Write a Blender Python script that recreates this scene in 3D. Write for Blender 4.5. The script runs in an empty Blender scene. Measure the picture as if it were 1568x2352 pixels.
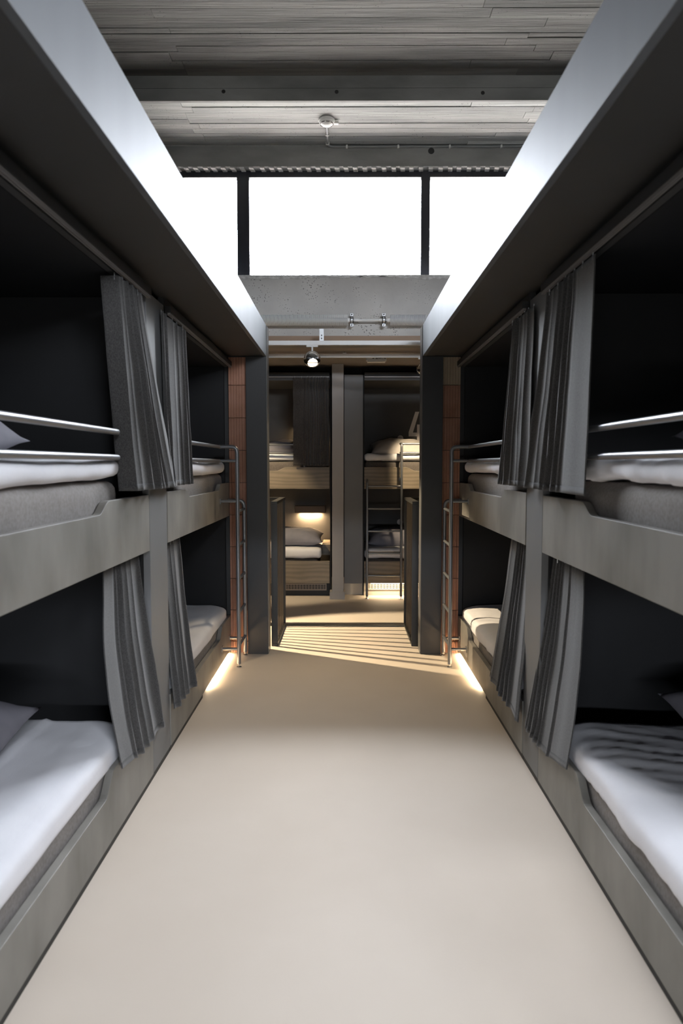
import bpy, bmesh, math, random
from mathutils import Vector, Matrix, noise
random.seed(7)
S = bpy.context.scene
COL = S.collection

# ------------------------------------------------------------------ camera, world, exposure
F_PX, EYE = 1650.0, 1.5                       # focal length in pixels of the 1568 x 2352 frame
th = math.atan(108 / F_PX); ps = math.atan(8 / F_PX)
fw = Vector((-math.sin(ps) * math.cos(th), math.cos(ps) * math.cos(th), -math.sin(th)))
rt = Vector((math.cos(ps), math.sin(ps), 0)); up = rt.cross(fw)
cd = bpy.data.cameras.new('camera'); cam = bpy.data.objects.new('camera', cd); COL.objects.link(cam)
cd.sensor_fit = 'VERTICAL'; cd.sensor_height = 36; cd.sensor_width = 24; cd.lens = 36 * F_PX / 2352
cam.matrix_world = Matrix(((rt.x, up.x, -fw.x, .005), (rt.y, up.y, -fw.y, 0), (rt.z, up.z, -fw.z, EYE), (0, 0, 0, 1)))
cd.dof.use_dof = True; cd.dof.focus_distance = 5.6; cd.dof.aperture_fstop = 3.2
cd.clip_start = .02
S.camera = cam

SKY = 70.0
w = bpy.data.worlds.new('sky'); S.world = w; w.use_nodes = True
nt = w.node_tree; nt.nodes.clear()
wo = nt.nodes.new('ShaderNodeOutputWorld'); bg = nt.nodes.new('ShaderNodeBackground')
tc = nt.nodes.new('ShaderNodeTexCoord'); sx = nt.nodes.new('ShaderNodeSeparateXYZ'); rp = nt.nodes.new('ShaderNodeValToRGB')
rp.color_ramp.elements[0].position = .0; rp.color_ramp.elements[0].color = (.27, .265, .255, 1)     # the ground outside
rp.color_ramp.elements[1].position = .02; rp.color_ramp.elements[1].color = (.93, .97, 1.06, 1)   # overcast sky
nt.links.new(tc.outputs['Generated'], sx.inputs[0]); nt.links.new(sx.outputs['Z'], rp.inputs[0])
nt.links.new(rp.outputs[0], bg.inputs[0]); bg.inputs[1].default_value = SKY; nt.links.new(bg.outputs[0], wo.inputs[0])

def portal(name, x0, x1, z0, z1, y, face):
    l = bpy.data.lights.new(name, 'AREA'); l.shape = 'RECTANGLE'; l.size = x1 - x0; l.size_y = z1 - z0
    l.cycles.is_portal = True
    o = bpy.data.objects.new(name, l); COL.objects.link(o)
    o.location = ((x0 + x1) / 2, y, (z0 + z1) / 2)
    o.rotation_euler = (math.radians(-90 if face < 0 else 90), 0, 0)   # light travels towards face * Y
WX0, WX1, WZ0, WZ1 = -1.52, 3.3, 3.18, 4.13      # the clerestory window
RX0, RX1, RZ0, RZ1 = .65, 2.75, 2.9, 3.5         # unseen clerestory added behind the camera to light far wall and left fascia
LX0, LX1, LZ0, LZ1 = -1.5, 1.5, .84, 1.08           # unseen window added under it, sized to light the lower beds
portal('window_portal', WX0, WX1, WZ0, WZ1, 6.7, -1)
portal('high_fill_portal', RX0, RX1, RZ0, RZ1, -2.26, 1)
portal('low_fill_portal', LX0, LX1, LZ0, LZ1, -2.26, 1)

S.view_settings.view_transform = 'Standard'; S.view_settings.look = 'None'
S.view_settings.exposure = 0.46; S.view_settings.gamma = 1.0; S.view_settings.use_curve_mapping = False
S.cycles.max_bounces = 10; S.cycles.diffuse_bounces = 6; S.cycles.glossy_bounces = 4
S.cycles.transparent_max_bounces = 12; S.cycles.sample_clamp_indirect = 6
S.cycles.use_denoising = True
S.cycles.caustics_reflective = False; S.cycles.caustics_refractive = False

# ------------------------------------------------------------------ materials
def mk(name, c1, c2=None, scale=8, stretch=(1, 1, 1), rough=.6, metal=0, bump=0, bscale=None, bstretch=None, detail=4,
       per_object=0, spec=.5, lo=.35, hi=.65, sheen=0):
    m = bpy.data.materials.new(name); m.use_nodes = True
    n = m.node_tree.nodes; L = m.node_tree.links; p = n['Principled BSDF']
    p.inputs['Roughness'].default_value = rough; p.inputs['Metallic'].default_value = metal
    p.inputs['Specular IOR Level'].default_value = spec; p.inputs['Sheen Weight'].default_value = sheen
    c2 = c2 or c1
    t = n.new('ShaderNodeTexCoord')
    def nz(sc, st, det):
        mp = n.new('ShaderNodeMapping'); mp.inputs['Scale'].default_value = st
        no = n.new('ShaderNodeTexNoise'); no.inputs['Scale'].default_value = sc; no.inputs['Detail'].default_value = det
        L.new(t.outputs['Object'], mp.inputs[0]); L.new(mp.outputs[0], no.inputs['Vector'])
        return no.outputs['Fac']
    r = n.new('ShaderNodeValToRGB')
    r.color_ramp.elements[0].position = lo; r.color_ramp.elements[1].position = hi
    r.color_ramp.elements[0].color = (*c1, 1); r.color_ramp.elements[1].color = (*c2, 1)
    L.new(nz(scale, stretch, detail), r.inputs[0]); out = r.outputs[0]
    if per_object:
        oi = n.new('ShaderNodeObjectInfo'); mr = n.new('ShaderNodeMapRange')
        mr.inputs['To Min'].default_value = 1 - per_object; mr.inputs['To Max'].default_value = 1 + per_object
        L.new(oi.outputs['Random'], mr.inputs['Value'])
        mx = n.new('ShaderNodeMix'); mx.data_type = 'RGBA'; mx.blend_type = 'MULTIPLY'; mx.inputs['Factor'].default_value = 1
        L.new(out, mx.inputs['A']); L.new(mr.outputs[0], mx.inputs['B']); out = mx.outputs['Result']
    L.new(out, p.inputs['Base Color'])
    if bump:
        b = n.new('ShaderNodeBump'); b.inputs['Strength'].default_value = bump; b.inputs['Distance'].default_value = .01
        L.new(nz(bscale or scale, bstretch or stretch, 5), b.inputs['Height']); L.new(b.outputs[0], p.inputs['Normal'])
    return m

def emit(name, col, k):
    m = bpy.data.materials.new(name); m.use_nodes = True
    p = m.node_tree.nodes['Principled BSDF']; p.inputs['Base Color'].default_value = (*col, 1)
    p.inputs['Emission Color'].default_value = (*col, 1); p.inputs['Emission Strength'].default_value = k
    return m

def pored(m, scale, dark, big=.3):
    """dark air pores in cast concrete"""
    n = m.node_tree.nodes; L = m.node_tree.links; p = n['Principled BSDF']
    src = p.inputs['Base Color'].links[0].from_socket
    t = n.new('ShaderNodeTexCoord'); v = n.new('ShaderNodeTexVoronoi'); v.inputs['Scale'].default_value = scale
    L.new(t.outputs['Object'], v.inputs['Vector'])
    no = n.new('ShaderNodeTexNoise'); no.inputs['Scale'].default_value = 6; L.new(t.outputs['Object'], no.inputs['Vector'])
    th_ = n.new('ShaderNodeMapRange'); th_.inputs['From Min'].default_value = .4; th_.inputs['From Max'].default_value = .75
    th_.inputs['To Min'].default_value = .05; th_.inputs['To Max'].default_value = big; L.new(no.outputs['Fac'], th_.inputs['Value'])
    lt = n.new('ShaderNodeMath'); lt.operation = 'LESS_THAN'; L.new(v.outputs['Distance'], lt.inputs[0]); L.new(th_.outputs[0], lt.inputs[1])
    mx = n.new('ShaderNodeMix'); mx.data_type = 'RGBA'; L.new(lt.outputs[0], mx.inputs['Factor']); L.new(src, mx.inputs['A'])
    mx.inputs['B'].default_value = (*dark, 1); L.new(mx.outputs['Result'], p.inputs['Base Color'])
    return m

def grained(m, amount=.25, scale=5, rot=0):
    """plywood figure: distorted wave rings multiplied over the colour"""
    n = m.node_tree.nodes; L = m.node_tree.links; p = n['Principled BSDF']
    src = p.inputs['Base Color'].links[0].from_socket
    t = n.new('ShaderNodeTexCoord'); mp = n.new('ShaderNodeMapping'); mp.inputs['Scale'].default_value = (1, 1, 3.2)
    wv = n.new('ShaderNodeTexWave'); wv.inputs['Scale'].default_value = scale; wv.inputs['Distortion'].default_value = 9
    wv.inputs['Detail'].default_value = 2; wv.inputs['Detail Scale'].default_value = .6; wv.bands_direction = 'Z'
    L.new(t.outputs['Object'], mp.inputs[0]); L.new(mp.outputs[0], wv.inputs['Vector'])
    mr = n.new('ShaderNodeMapRange'); mr.inputs['To Min'].default_value = 1 - amount; mr.inputs['To Max'].default_value = 1
    L.new(wv.outputs['Fac'], mr.inputs['Value'])
    mx = n.new('ShaderNodeMix'); mx.data_type = 'RGBA'; mx.blend_type = 'MULTIPLY'; mx.inputs['Factor'].default_value = 1
    L.new(src, mx.inputs['A']); L.new(mr.outputs[0], mx.inputs['B']); L.new(mx.outputs['Result'], p.inputs['Base Color'])
    return m

M = {}
M['floor'] = mk('linoleum', (.66, .575, .485), (.705, .62, .53), scale=1.3, rough=.6, bump=.02, bscale=60, spec=.16)
M['floor_strip'] = mk('dark_strip', (.03, .03, .03), rough=.4)
M['panel'] = mk('stained_plywood', (.162, .154, .138), (.268, .256, .232), scale=3.6, stretch=(1, 1.1, .55), rough=.5, bump=.03, bscale=90, bstretch=(1, .1, 1))
M['far_panel'] = grained(mk('figured_plywood', (.215, .175, .125), (.275, .225, .165), scale=3, rough=.5, bump=.02, bscale=80), .25, 2.2)
M['fascia'] = mk('fascia_paint', (.095, .101, .109), (.115, .122, .130), scale=2.2, stretch=(1, 1.6, .15), rough=.6, lo=.3, hi=.7, spec=.22)
M['soffit'] = mk('soffit_laminate', (.036, .0355, .035), (.042, .0415, .041), scale=2, rough=.55)
M['post'] = mk('grey_laminate', (.155, .157, .16), (.17, .17, .172), scale=3, rough=.5)
M['dark'] = mk('anthracite_laminate', (.014, .0143, .0155), (.017, .0173, .0187), scale=3, rough=.65, spec=.22)
M['jamb'] = mk('dark_grey_paint', (.015, .015, .0157), (.018, .018, .0187), scale=3, rough=.5)
M['jamb_edge'] = mk('edge_strip', (.13, .13, .13), rough=.35)
M['kick'] = mk('kick_black', (.02, .02, .02), rough=.6)
M['concrete'] = pored(mk('board_marked_concrete', (.285, .292, .285), (.475, .485, .472), scale=2.4, stretch=(.35, 3.5, 3.5), rough=.85, bump=.55, bscale=9,
                   bstretch=(.3, 6, 6), detail=9, per_object=.22), 42, (.08, .08, .078), .2)
M['concrete_dim'] = pored(mk('stained_dim_concrete', (.068, .068, .064), (.16, .158, .15), scale=2.0, stretch=(.35, 3.5, 3.5), rough=.88, bump=.55, bscale=9,
                   bstretch=(.3, 6, 6), detail=9, per_object=.25), 42, (.05, .05, .048), .2)  # dirty tone, darkened further: falloff of the window light put into the colour
M['concrete_face'] = mk('cast_concrete_face', (.165, .167, .162), (.30, .30, .29), scale=2.2, stretch=(.6, 1, 1.6), rough=.85, bump=.3, bscale=14, detail=8)
M['concrete_wall'] = pored(mk('cast_concrete_wall', (.52, .505, .485), (.62, .605, .58), scale=3, rough=.85, bump=.15, bscale=30, detail=8), 58, (.13, .125, .12), .32)
M['plaster'] = mk('broken_plaster', (.75, .74, .72), (.5, .49, .47), scale=30, rough=.9, bump=.6)
M['wood_edge'] = mk('wood_edge', (.30, .20, .135), (.36, .25, .17), scale=4, stretch=(.3, 4, 4), rough=.6)
M['far_ceiling'] = mk('far_ceiling', (.23, .195, .17), (.25, .215, .19), scale=2, rough=.7)
M['far_wall'] = mk('far_wall_paint', (.16, .155, .15), (.175, .17, .165), scale=2, rough=.6)
M['upper_wall'] = mk('grey_upper_wall', (.07, .07, .07), (.09, .09, .09), scale=2, rough=.8)
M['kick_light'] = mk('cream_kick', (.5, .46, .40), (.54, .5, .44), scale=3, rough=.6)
M['column'] = mk('column_paint', (.36, .34, .325), (.39, .37, .355), scale=2, rough=.5)
M['frame'] = mk('window_frame_paint', (.013, .015, .022), rough=.4)
M['curtain'] = mk('heather_curtain', (.034, .033, .0325), (.074, .072, .071), scale=420, stretch=(1, 1, .35), rough=.92, bump=.12, bscale=350, spec=.15, sheen=.25)
M['far_curtain'] = mk('brown_grey_curtain', (.055, .05, .048), (.085, .078, .074), scale=160, stretch=(1, 1, .35), rough=.92, bump=.1, bscale=350, spec=.15, sheen=.2)
M['sheet'] = mk('white_bed_linen', (.82, .815, .85), (.87, .865, .90), scale=5, rough=.85, bump=.35, bscale=9, bstretch=(1.6, .7, 1), spec=.2)
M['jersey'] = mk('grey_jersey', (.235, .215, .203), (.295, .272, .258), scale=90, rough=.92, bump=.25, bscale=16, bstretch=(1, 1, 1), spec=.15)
M['pillow'] = mk('grey_pillowcase', (.23, .222, .255), (.265, .257, .29), scale=8, rough=.85, bump=.3, bscale=9, spec=.2)
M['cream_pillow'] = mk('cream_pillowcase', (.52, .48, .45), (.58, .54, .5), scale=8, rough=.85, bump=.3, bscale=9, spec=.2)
M['tube'] = mk('grey_metal_tube', (.21, .215, .225), rough=.34, metal=.55)
M['chrome'] = mk('chrome', (.75, .75, .76), rough=.06, metal=1)
M['white_metal'] = mk('white_metal', (.86, .86, .85), rough=.4)
M['fin_metal'] = mk('fin_metal', (.86, .87, .87), rough=.45)
M['rubber'] = mk('black_rubber', (.02, .02, .02), rough=.6)
M['zinc'] = mk('zinc', (.5, .51, .52), rough=.4, metal=.8)
M['conduit'] = mk('conduit_grey', (.22, .225, .23), rough=.5)
M['plastic'] = mk('white_plastic', (.74, .74, .72), rough=.45)
M['mark'] = mk('dark_print', (.05, .045, .04), rough=.6)
M['numeral'] = mk('numeral_paint', (.78, .72, .69), rough=.6)
M['brick'] = mk('clay_block', (.31, .155, .10), (.37, .195, .135), scale=9, rough=.85, bump=.3, bscale=40, per_object=.2, detail=6)
M['brick_pale'] = mk('pale_clay_block', (.30, .235, .165), (.34, .27, .19), scale=9, rough=.85, bump=.3, bscale=40)
M['balustrade'] = mk('bronze_dark_metal', (.032, .031, .028), (.036, .035, .032), scale=3, rough=.42, metal=.3)
M['slat'] = mk('slat_metal', (.10, .075, .05), (.11, .085, .055), scale=3, rough=.4, metal=.3)
M['track'] = mk('curtain_track', (.26, .245, .235), rough=.45, metal=.4)
M['lamp_box'] = mk('reading_lamp_box', (.06, .045, .035), rough=.6)
M['warm_led'] = emit('warm_led', (1, .77, .48), 14)
M['warm_lens'] = emit('warm_lens', (1, .82, .58), 3.5)

g = bpy.data.materials.new('window_glass'); g.use_nodes = True; n = g.node_tree.nodes; n.clear()
o_ = n.new('ShaderNodeOutputMaterial'); mx = n.new('ShaderNodeMixShader'); tr = n.new('ShaderNodeBsdfTransparent'); gl = n.new('ShaderNodeBsdfGlossy')
fr = n.new('ShaderNodeFresnel'); fr.inputs[0].default_value = 1.25; gl.inputs['Roughness'].default_value = .01; tr.inputs[0].default_value = (.96, .97, .97, 1)
for a_, b_ in ((fr.outputs[0], mx.inputs[0]), (tr.outputs[0], mx.inputs[1]), (gl.outputs[0], mx.inputs[2]), (mx.outputs[0], o_.inputs[0])): g.node_tree.links.new(a_, b_)
M['glass'] = g

# ------------------------------------------------------------------ helpers
ORG = {}                                             # world origin of every parent
def props(o, label=None, cat=None, group=None, kind=None):
    if label: o['label'] = label
    if cat: o['category'] = cat
    if group: o['group'] = group
    if kind: o['kind'] = kind
    return o
def thing(name, loc, label, cat, group=None, kind=None):
    o = bpy.data.objects.new(name, None); COL.objects.link(o); o.location = loc; o.empty_display_size = .1
    ORG[o] = Vector(loc)
    return props(o, label, cat, group, kind)

class B:
    """collects shapes in world coordinates, builds ONE mesh object"""
    def __init__(s): s.b = bmesh.new()
    def box(s, x0, x1, y0, y1, z0, z1):
        x0, x1 = sorted((x0, x1)); y0, y1 = sorted((y0, y1)); z0, z1 = sorted((z0, z1))
        v = [s.b.verts.new((x, y, z)) for z in (z0, z1) for x, y in ((x0, y0), (x1, y0), (x1, y1), (x0, y1))]
        for f in ((3, 2, 1, 0), (4, 5, 6, 7), (0, 1, 5, 4), (1, 2, 6, 5), (2, 3, 7, 6), (3, 0, 4, 7)): s.b.faces.new([v[i] for i in f])
        return s
    def prism(s, pts, fa, fb):
        """polygon pts mapped by fa and fb to the two end caps"""
        a = [s.b.verts.new(fa(*p)) for p in pts]; c = [s.b.verts.new(fb(*p)) for p in pts]; k = len(pts)
        s.b.faces.new(a); s.b.faces.new(c[::-1])
        for i in range(k): s.b.faces.new((a[i], c[i], c[(i + 1) % k], a[(i + 1) % k]))
        return s
    def tube(s, path, r, seg=12, cap=True):
        P = [Vector(p) for p in path]; rings = []
        nrm = None
        for i, p in enumerate(P):
            t = (P[min(i + 1, len(P) - 1)] - P[max(i - 1, 0)]).normalized()
            if nrm is None:
                nrm = t.orthogonal().normalized()
            nrm = (nrm - t * nrm.dot(t)).normalized(); bi = t.cross(nrm)
            rings.append([s.b.verts.new(p + r * (math.cos(q) * nrm + math.sin(q) * bi)) for q in (2 * math.pi * k / seg for k in range(seg))])
        for a, c in zip(rings, rings[1:]):
            for k in range(seg): s.b.faces.new((a[k], a[(k + 1) % seg], c[(k + 1) % seg], c[k]))
        if cap: s.b.faces.new(rings[0][::-1]); s.b.faces.new(rings[-1])
        return s
    def lathe(s, prof, c, axis, seg=24):
        """prof = (distance along axis, radius) list, about the axis through c"""
        ax = Vector(axis).normalized(); u = ax.orthogonal().normalized(); v = ax.cross(u); c = Vector(c); rings = []
        for d, r in prof:
            if r < 1e-6: rings.append([s.b.verts.new(c + ax * d)])
            else: rings.append([s.b.verts.new(c + ax * d + r * (math.cos(q) * u + math.sin(q) * v)) for q in (2 * math.pi * k / seg for k in range(seg))])
        for a, e in zip(rings, rings[1:]):
            for k in range(seg):
                k2 = (k + 1) % seg
                f = [a[k] if len(a) > 1 else a[0]] + ([a[k2]] if len(a) > 1 else []) + ([e[k2]] if len(e) > 1 else []) + [e[k] if len(e) > 1 else e[0]]
                if len(set(f)) > 2: s.b.faces.new(f)
        return s
    def grid(s, fn, nu, nv):
        V = [[s.b.verts.new(fn(i / nu, j / nv)) for j in range(nv + 1)] for i in range(nu + 1)]
        for i in range(nu):
            for j in range(nv): s.b.faces.new((V[i][j], V[i + 1][j], V[i + 1][j + 1], V[i][j + 1]))
        return s
    def build(s, name, m, parent=None, smooth=False, bevel=0, loc=None, **kw):
        bmesh.ops.recalc_face_normals(s.b, faces=s.b.faces)
        if parent is not None: org = ORG[parent]
        elif loc is not None: org = Vector(loc)
        else:
            xs = [v.co for v in s.b.verts]
            org = Vector(((min(v.x for v in xs) + max(v.x for v in xs)) / 2, (min(v.y for v in xs) + max(v.y for v in xs)) / 2, min(v.z for v in xs)))
        for v in s.b.verts: v.co -= org
        me = bpy.data.meshes.new(name); s.b.to_mesh(me); s.b.free()
        me.materials.append(M[m] if isinstance(m, str) else m)
        o = bpy.data.objects.new(name, me); COL.objects.link(o)
        if parent is not None: o.parent = parent
        else: o.location = org
        ORG[o] = org
        if smooth:
            for p in me.polygons: p.use_smooth = True
            if smooth != 'all':
                md = o.modifiers.new('edges', 'EDGE_SPLIT'); md.split_angle = math.radians(40)
        if bevel:
            md = o.modifiers.new('bevel', 'BEVEL'); md.width = bevel; md.segments = 2; md.limit_method = 'ANGLE'; md.harden_normals = False
        return props(o, **kw)

def arc(p0, p1, p2, r, k=6):
    """rounded corner at p1 between p0 and p2"""
    p0, p1, p2 = Vector(p0), Vector(p1), Vector(p2); a = (p0 - p1).normalized(); c = (p2 - p1).normalized()
    out = []
    for i in range(k + 1):
        t = i / k; A = p1 + a * r; C_ = p1 + c * r
        out.append((1 - t) ** 2 * A + 2 * t * (1 - t) * p1 + t * t * C_)
    return out
def path(*pts, r=.04):
    P = [Vector(p) for p in pts]; out = [P[0]]
    for i in range(1, len(P) - 1): out += arc(P[i - 1], P[i], P[i + 1], r)
    return out + [P[-1]]

def soft(x0, x1, y0, y1, z0, z1, r, seed, amp, res=.03, fq=3.0, st=(1, 1, 1), sag=None):
    """rounded, slightly wrinkled cushion shape"""
    x0, x1 = sorted((x0, x1)); b = B(); bm = b.b
    L3 = (x1 - x0, y1 - y0, z1 - z0); n3 = [max(2, round(l / res)) for l in L3]; n3[2] = max(6, n3[2])
    rr = (min(r, L3[0] / 2), min(r, L3[1] / 2), min(r, L3[2] / 2)); R = min(rr)
    lo = Vector((x0 + R, y0 + R, z0 + R)); hi = Vector((x1 - R, y1 - R, z1 - R)); vs = {}
    def vert(i, j, k):
        key = (i, j, k)
        if key in vs: return vs[key]
        p = Vector((x0 + L3[0] * i / n3[0], y0 + L3[1] * j / n3[1], z0 + L3[2] * k / n3[2]))
        q = Vector([min(max(p[a], lo[a]), hi[a]) for a in range(3)]); d = p - q
        if d.length > 1e-9: p = q + d.normalized() * R
        nn = d.normalized() if d.length > 1e-9 else Vector((0, 0, 1))
        s_ = Vector((p.x * fq * st[0] + seed * 7.3, p.y * fq * st[1] + seed, p.z * fq * st[2]))
        p += nn * amp * (noise.noise(s_) + .5 * noise.noise(s_ * 2.3) + .25 * noise.noise(s_ * 5.1))
        if sag: p.z += sag(p)
        vs[key] = bm.verts.new(p); return vs[key]
    a, c, e = n3
    for i in range(a):
        for j in range(c):
            for k in (0, e): bm.faces.new((vert(i, j, k), vert(i + 1, j, k), vert(i + 1, j + 1, k), vert(i, j + 1, k)))
    for i in range(a):
        for k in range(e):
            for j in (0, c): bm.faces.new((vert(i, j, k), vert(i + 1, j, k), vert(i + 1, j, k + 1), vert(i, j, k + 1)))
    for j in range(c):
        for k in range(e):
            for i in (0, a): bm.faces.new((vert(i, j, k), vert(i, j + 1, k), vert(i, j + 1, k + 1), vert(i, j, k + 1)))
    return b

def pillow(name, c, L, W, H, rot, seed, m, **kw):
    """plump cushion with pulled corners and a seam; rot = euler XYZ"""
    from mathutils import Euler
    R = Euler(rot).to_matrix(); c = Vector(c); b = B(); N = 26
    def side(sg):
        def fn(u, v):
            u, v = 2 * u - 1, 2 * v - 1
            x = L / 2 * u * (1 - .10 * (1 - v * v) * abs(u) ** 2); y = W / 2 * v * (1 - .10 * (1 - u * u) * abs(v) ** 2)
            h = H / 2 * (max(0, 1 - abs(u) ** 3.2) ** .75) * (max(0, 1 - abs(v) ** 3.2) ** .75)
            s_ = Vector((x * 7 + seed * 3, y * 7, sg * 2))
            h *= 1 + .16 * noise.noise(s_) + .07 * noise.noise(s_ * 2.6)
            return c + R @ Vector((x, y, sg * h * (1.15 if sg > 0 else .85)))
        return fn
    b.grid(side(1), N, N); b.grid(side(-1), N, N)
    bmesh.ops.remove_doubles(b.b, verts=b.b.verts, dist=1e-4)
    return b.build(name, m, smooth='all', **kw)

def curtain(xmap, lt, lb, zt, zb, nf, amp_t, amp_b, seed, m, lead=.0, lead_in=0, broad=0, bulge=0, inv=1, **kw):
    """cloth hung in folds. lt/lb = (leading, trailing) coordinate along the track at top and hem;
    xmap(s, o, z) -> world, o = distance out towards the aisle; lead_in turns the leading edge back into the bunk"""
    rnd = random.Random(seed); ph = rnd.uniform(0, 6.28)
    k1, k2, k3 = rnd.uniform(.6, 1.1), rnd.uniform(1.3, 2.2), rnd.uniform(0, 6.28)
    b = B(); nu, nv = nf * 22, 36
    def fold(u):
        t = u
        if broad: t = max(0, u - broad) / (1 - broad)
        wv = t + .07 * math.sin(6.28 * k1 * t + k3) + .035 * math.sin(6.28 * k2 * t)
        q = abs(math.sin(3.1416 * nf * wv + ph)); f = inv * (1.5 * (1 - q ** .6) - .45)
        f *= .75 + .35 * math.sin(9 * t + k3)
        if broad: f *= min(1, t * 8)
        return f
    def fn(u, v):
        s_t = lt[0] + (lt[1] - lt[0]) * u; s_b = lb[0] + (lb[1] - lb[0]) * u
        e = v ** 1.15; s_ = s_t + (s_b - s_t) * e + bulge * math.sin(3.1416 * v) * (1 - u)
        a = amp_t + (amp_b - amp_t) * min(1, v * 1.3)
        drift = .25 * noise.noise(Vector((u * 5, v * 1.6, seed)))
        o = a * (fold(u + .05 * drift * v) + drift)
        ou, od = (lead[0] + (lead[1] - lead[0]) * e) if lead else 0, 0
        o += ou
        if lead_in and u < .05:
            k = (1 - u / .05); o -= lead_in * k; s_ += (lb[1] - lb[0]) * .02 * k
        z = zt + (zb(u) - zt) * v
        s_ += .012 * noise.noise(Vector((v * 4, u * 3 + seed, 1)))
        return xmap(s_, o, z)
    b.grid(fn, nu, nv)
    o = b.build('curtain', m, smooth='all', **kw)
    md = o.modifiers.new('thickness', 'SOLIDIFY'); md.thickness = .004; md.offset = 0
    # stitched hem, just proud of the cloth
    hm = B(); hm.grid(lambda u, v: Vector(fn(u, .966 + .032 * v)), nu, 2)
    ho = hm.build('hem', m, o, smooth='all'); md = ho.modifiers.new('thickness', 'SOLIDIFY'); md.thickness = .006; md.offset = 0
    # hooks that hang it from the track
    for i in range(6):
        p = Vector(fn(.04 + .92 * i / 5, 0)); hk = B(); hk.tube([p + Vector((0, 0, -.015)), p + Vector((0, 0, .012))], .0025, 6); hk.build('hook', 'zinc', o)
    return o

# ------------------------------------------------------------------ room shell
A = .905                                             # half width of the aisle
DY0, DY1 = 5.62, 5.78                                # the jambs at the end of the aisle
WY, FY = 6.5, 6.62                                   # concrete window wall, window frame
R3 = 3.5
B().box(-R3, R3, -2.3, 9.4, -.15, 0).build('floor', 'floor', kind='structure', label='pale beige linoleum floor')
B().box(-.56, .56, 6.60, 6.665, 0, .006).build('trim_1', 'floor_strip', kind='structure', label='dark threshold strip across the floor between the slatted balustrades')
B().box(-R3 - .12, -R3, -2.3, 9.4, 0, 4.9).build('wall_left', 'upper_wall', kind='structure')
B().box(R3, R3 + .12, -2.3, 9.4, 0, 4.9).build('wall_right', 'upper_wall', kind='structure')
b = B()                                              # wall behind the camera with openings for the added windows
for x0, x1, z0, z1 in ((-R3, R3, 0, LZ0), (-R3, LX0, LZ0, LZ1), (LX1, R3, LZ0, LZ1), (-R3, R3, LZ1, RZ0), (-R3, RX0, RZ0, RZ1), (RX1, R3, RZ0, RZ1), (-R3, R3, RZ1, 4.9)):
    b.box(x0, x1, -2.3, -2.18, z0, z1)
b.build('wall_front', 'upper_wall', kind='structure')
b = B()                                              # concrete wall under, beside and over the clerestory
b.box(-R3, R3, WY, WY + .28, 2.648, 3.165).box(-R3, R3, WY, WY + .28, 4.13, 4.9).box(-R3, WX0, WY, WY + .28, 3.165, 4.13).box(WX1, R3, WY, WY + .28, 3.165, 4.13)
wall_far = b.build('wall_far', 'concrete_wall', kind='structure', label='pored pale concrete wall under the long clerestory window')
b = B(); pts = [(-R3, 3.182), (R3, 3.182)]; rnd = random.Random(3); x = R3
while x > -R3:
    pts.append((x, 3.15 + rnd.uniform(-.012, .012) + (.012 if -.4 < x < .5 else 0))); x -= rnd.uniform(.03, .09)
b.prism(pts, lambda x, z: (x, WY - .006, z), lambda x, z: (x, WY + .10, z)); b.build('plaster_edge', 'plaster', wall_far, label='cracked white plaster edge along the sill')
B().box(-R3, R3, WY - .004, WY + .20, 4.118, 4.294).build('lintel_face', 'concrete_face', wall_far, label='dark grey concrete lintel face')
bm0 = None
for i in range(44):                                  # pale blocks showing on the lintel's underside
    x = -1.75 + i * .083 + rnd.uniform(-.008, .008)
    if bm0 is None:
        o = B().prism([(0, 0), (.04, 0), (.05, .1), (.012, .1)], lambda p, q: (x + p, WY + .004 + q, 4.108), lambda p, q: (x + p, WY + .004 + q, 4.119)).build('lintel_block', 'plaster', wall_far)
        bm0, x00 = o.data, x
    else:
        o = bpy.data.objects.new('lintel_block', bm0); COL.objects.link(o); o.parent = wall_far; o.location.x = x - x00

# ceiling: concrete cast against boards, stepping up towards the camera
ceil = B().box(-R3, R3, -2.3, 6.78, 4.80, 4.95).build('ceiling', 'concrete_face', kind='structure', label='board-marked raw concrete ceiling in stepped beams')
def boards(y0, y1, z, n, seed, m='concrete'):
    rnd = random.Random(seed); ws = [rnd.uniform(.6, 1.4) for _ in range(n)]; t = sum(ws); y = y0
    for k in ws:
        wd = (y1 - y0) * k / t; cuts = [-R3, rnd.choice((-1.27, -1.2, -2.3)), rnd.uniform(.9, 1.8), R3]
        for x0, x1 in zip(cuts, cuts[1:]):
            dz = rnd.uniform(0, .006); tl = rnd.uniform(-.0025, .0025)
            b = B(); b.prism([(y + .0015, z + dz), (y + wd - .0015, z + dz + tl), (y + wd - .0015, 4.80), (y + .0015, 4.80)],
                             lambda p, q: (x0 + .001, p, q), lambda p, q: (x1 - .001, p, q))
            b.build('concrete_board', m, ceil, bevel=.002)
        y += wd
S1, S2 = 5.741, 4.80
boards(S1, WY, 4.294, 9, 11); boards(S2, S1 - .03, 4.472, 10, 12, 'concrete_dim'); boards(-2.18, S2 - .03, 4.62, 26, 13, 'concrete_dim')
for y, z0, z1 in ((S1, 4.290, 4.50), (S2, 4.468, 4.66)):   # step faces, two boards high
    for k in range(2):
        za, zb_ = z0 + (z1 - z0) * (0, .45)[k], z0 + (z1 - z0) * (.45, 1)[k]
        B().box(-R3, R3, y - .032, y + .0, za + .001, zb_ - .001).build('step_board', 'concrete_face', ceil, bevel=.002)
for x, y, z in ((-.928, S1 - .032, 4.361), (-.06, S1 - .032, 4.356), (1.06, S1 - .032, 4.346), (.76, WY - .004, 4.248)):
    r = .012 if y < 6 else .022
    B().lathe([(.002, 0), (.002, r), (0, r * 1.25), (-.004, r * 1.25)], (x, y, z), (0, -1, 0), 14).build('tie_hole', 'kick', ceil, label='small dark formwork tie hole')

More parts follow.
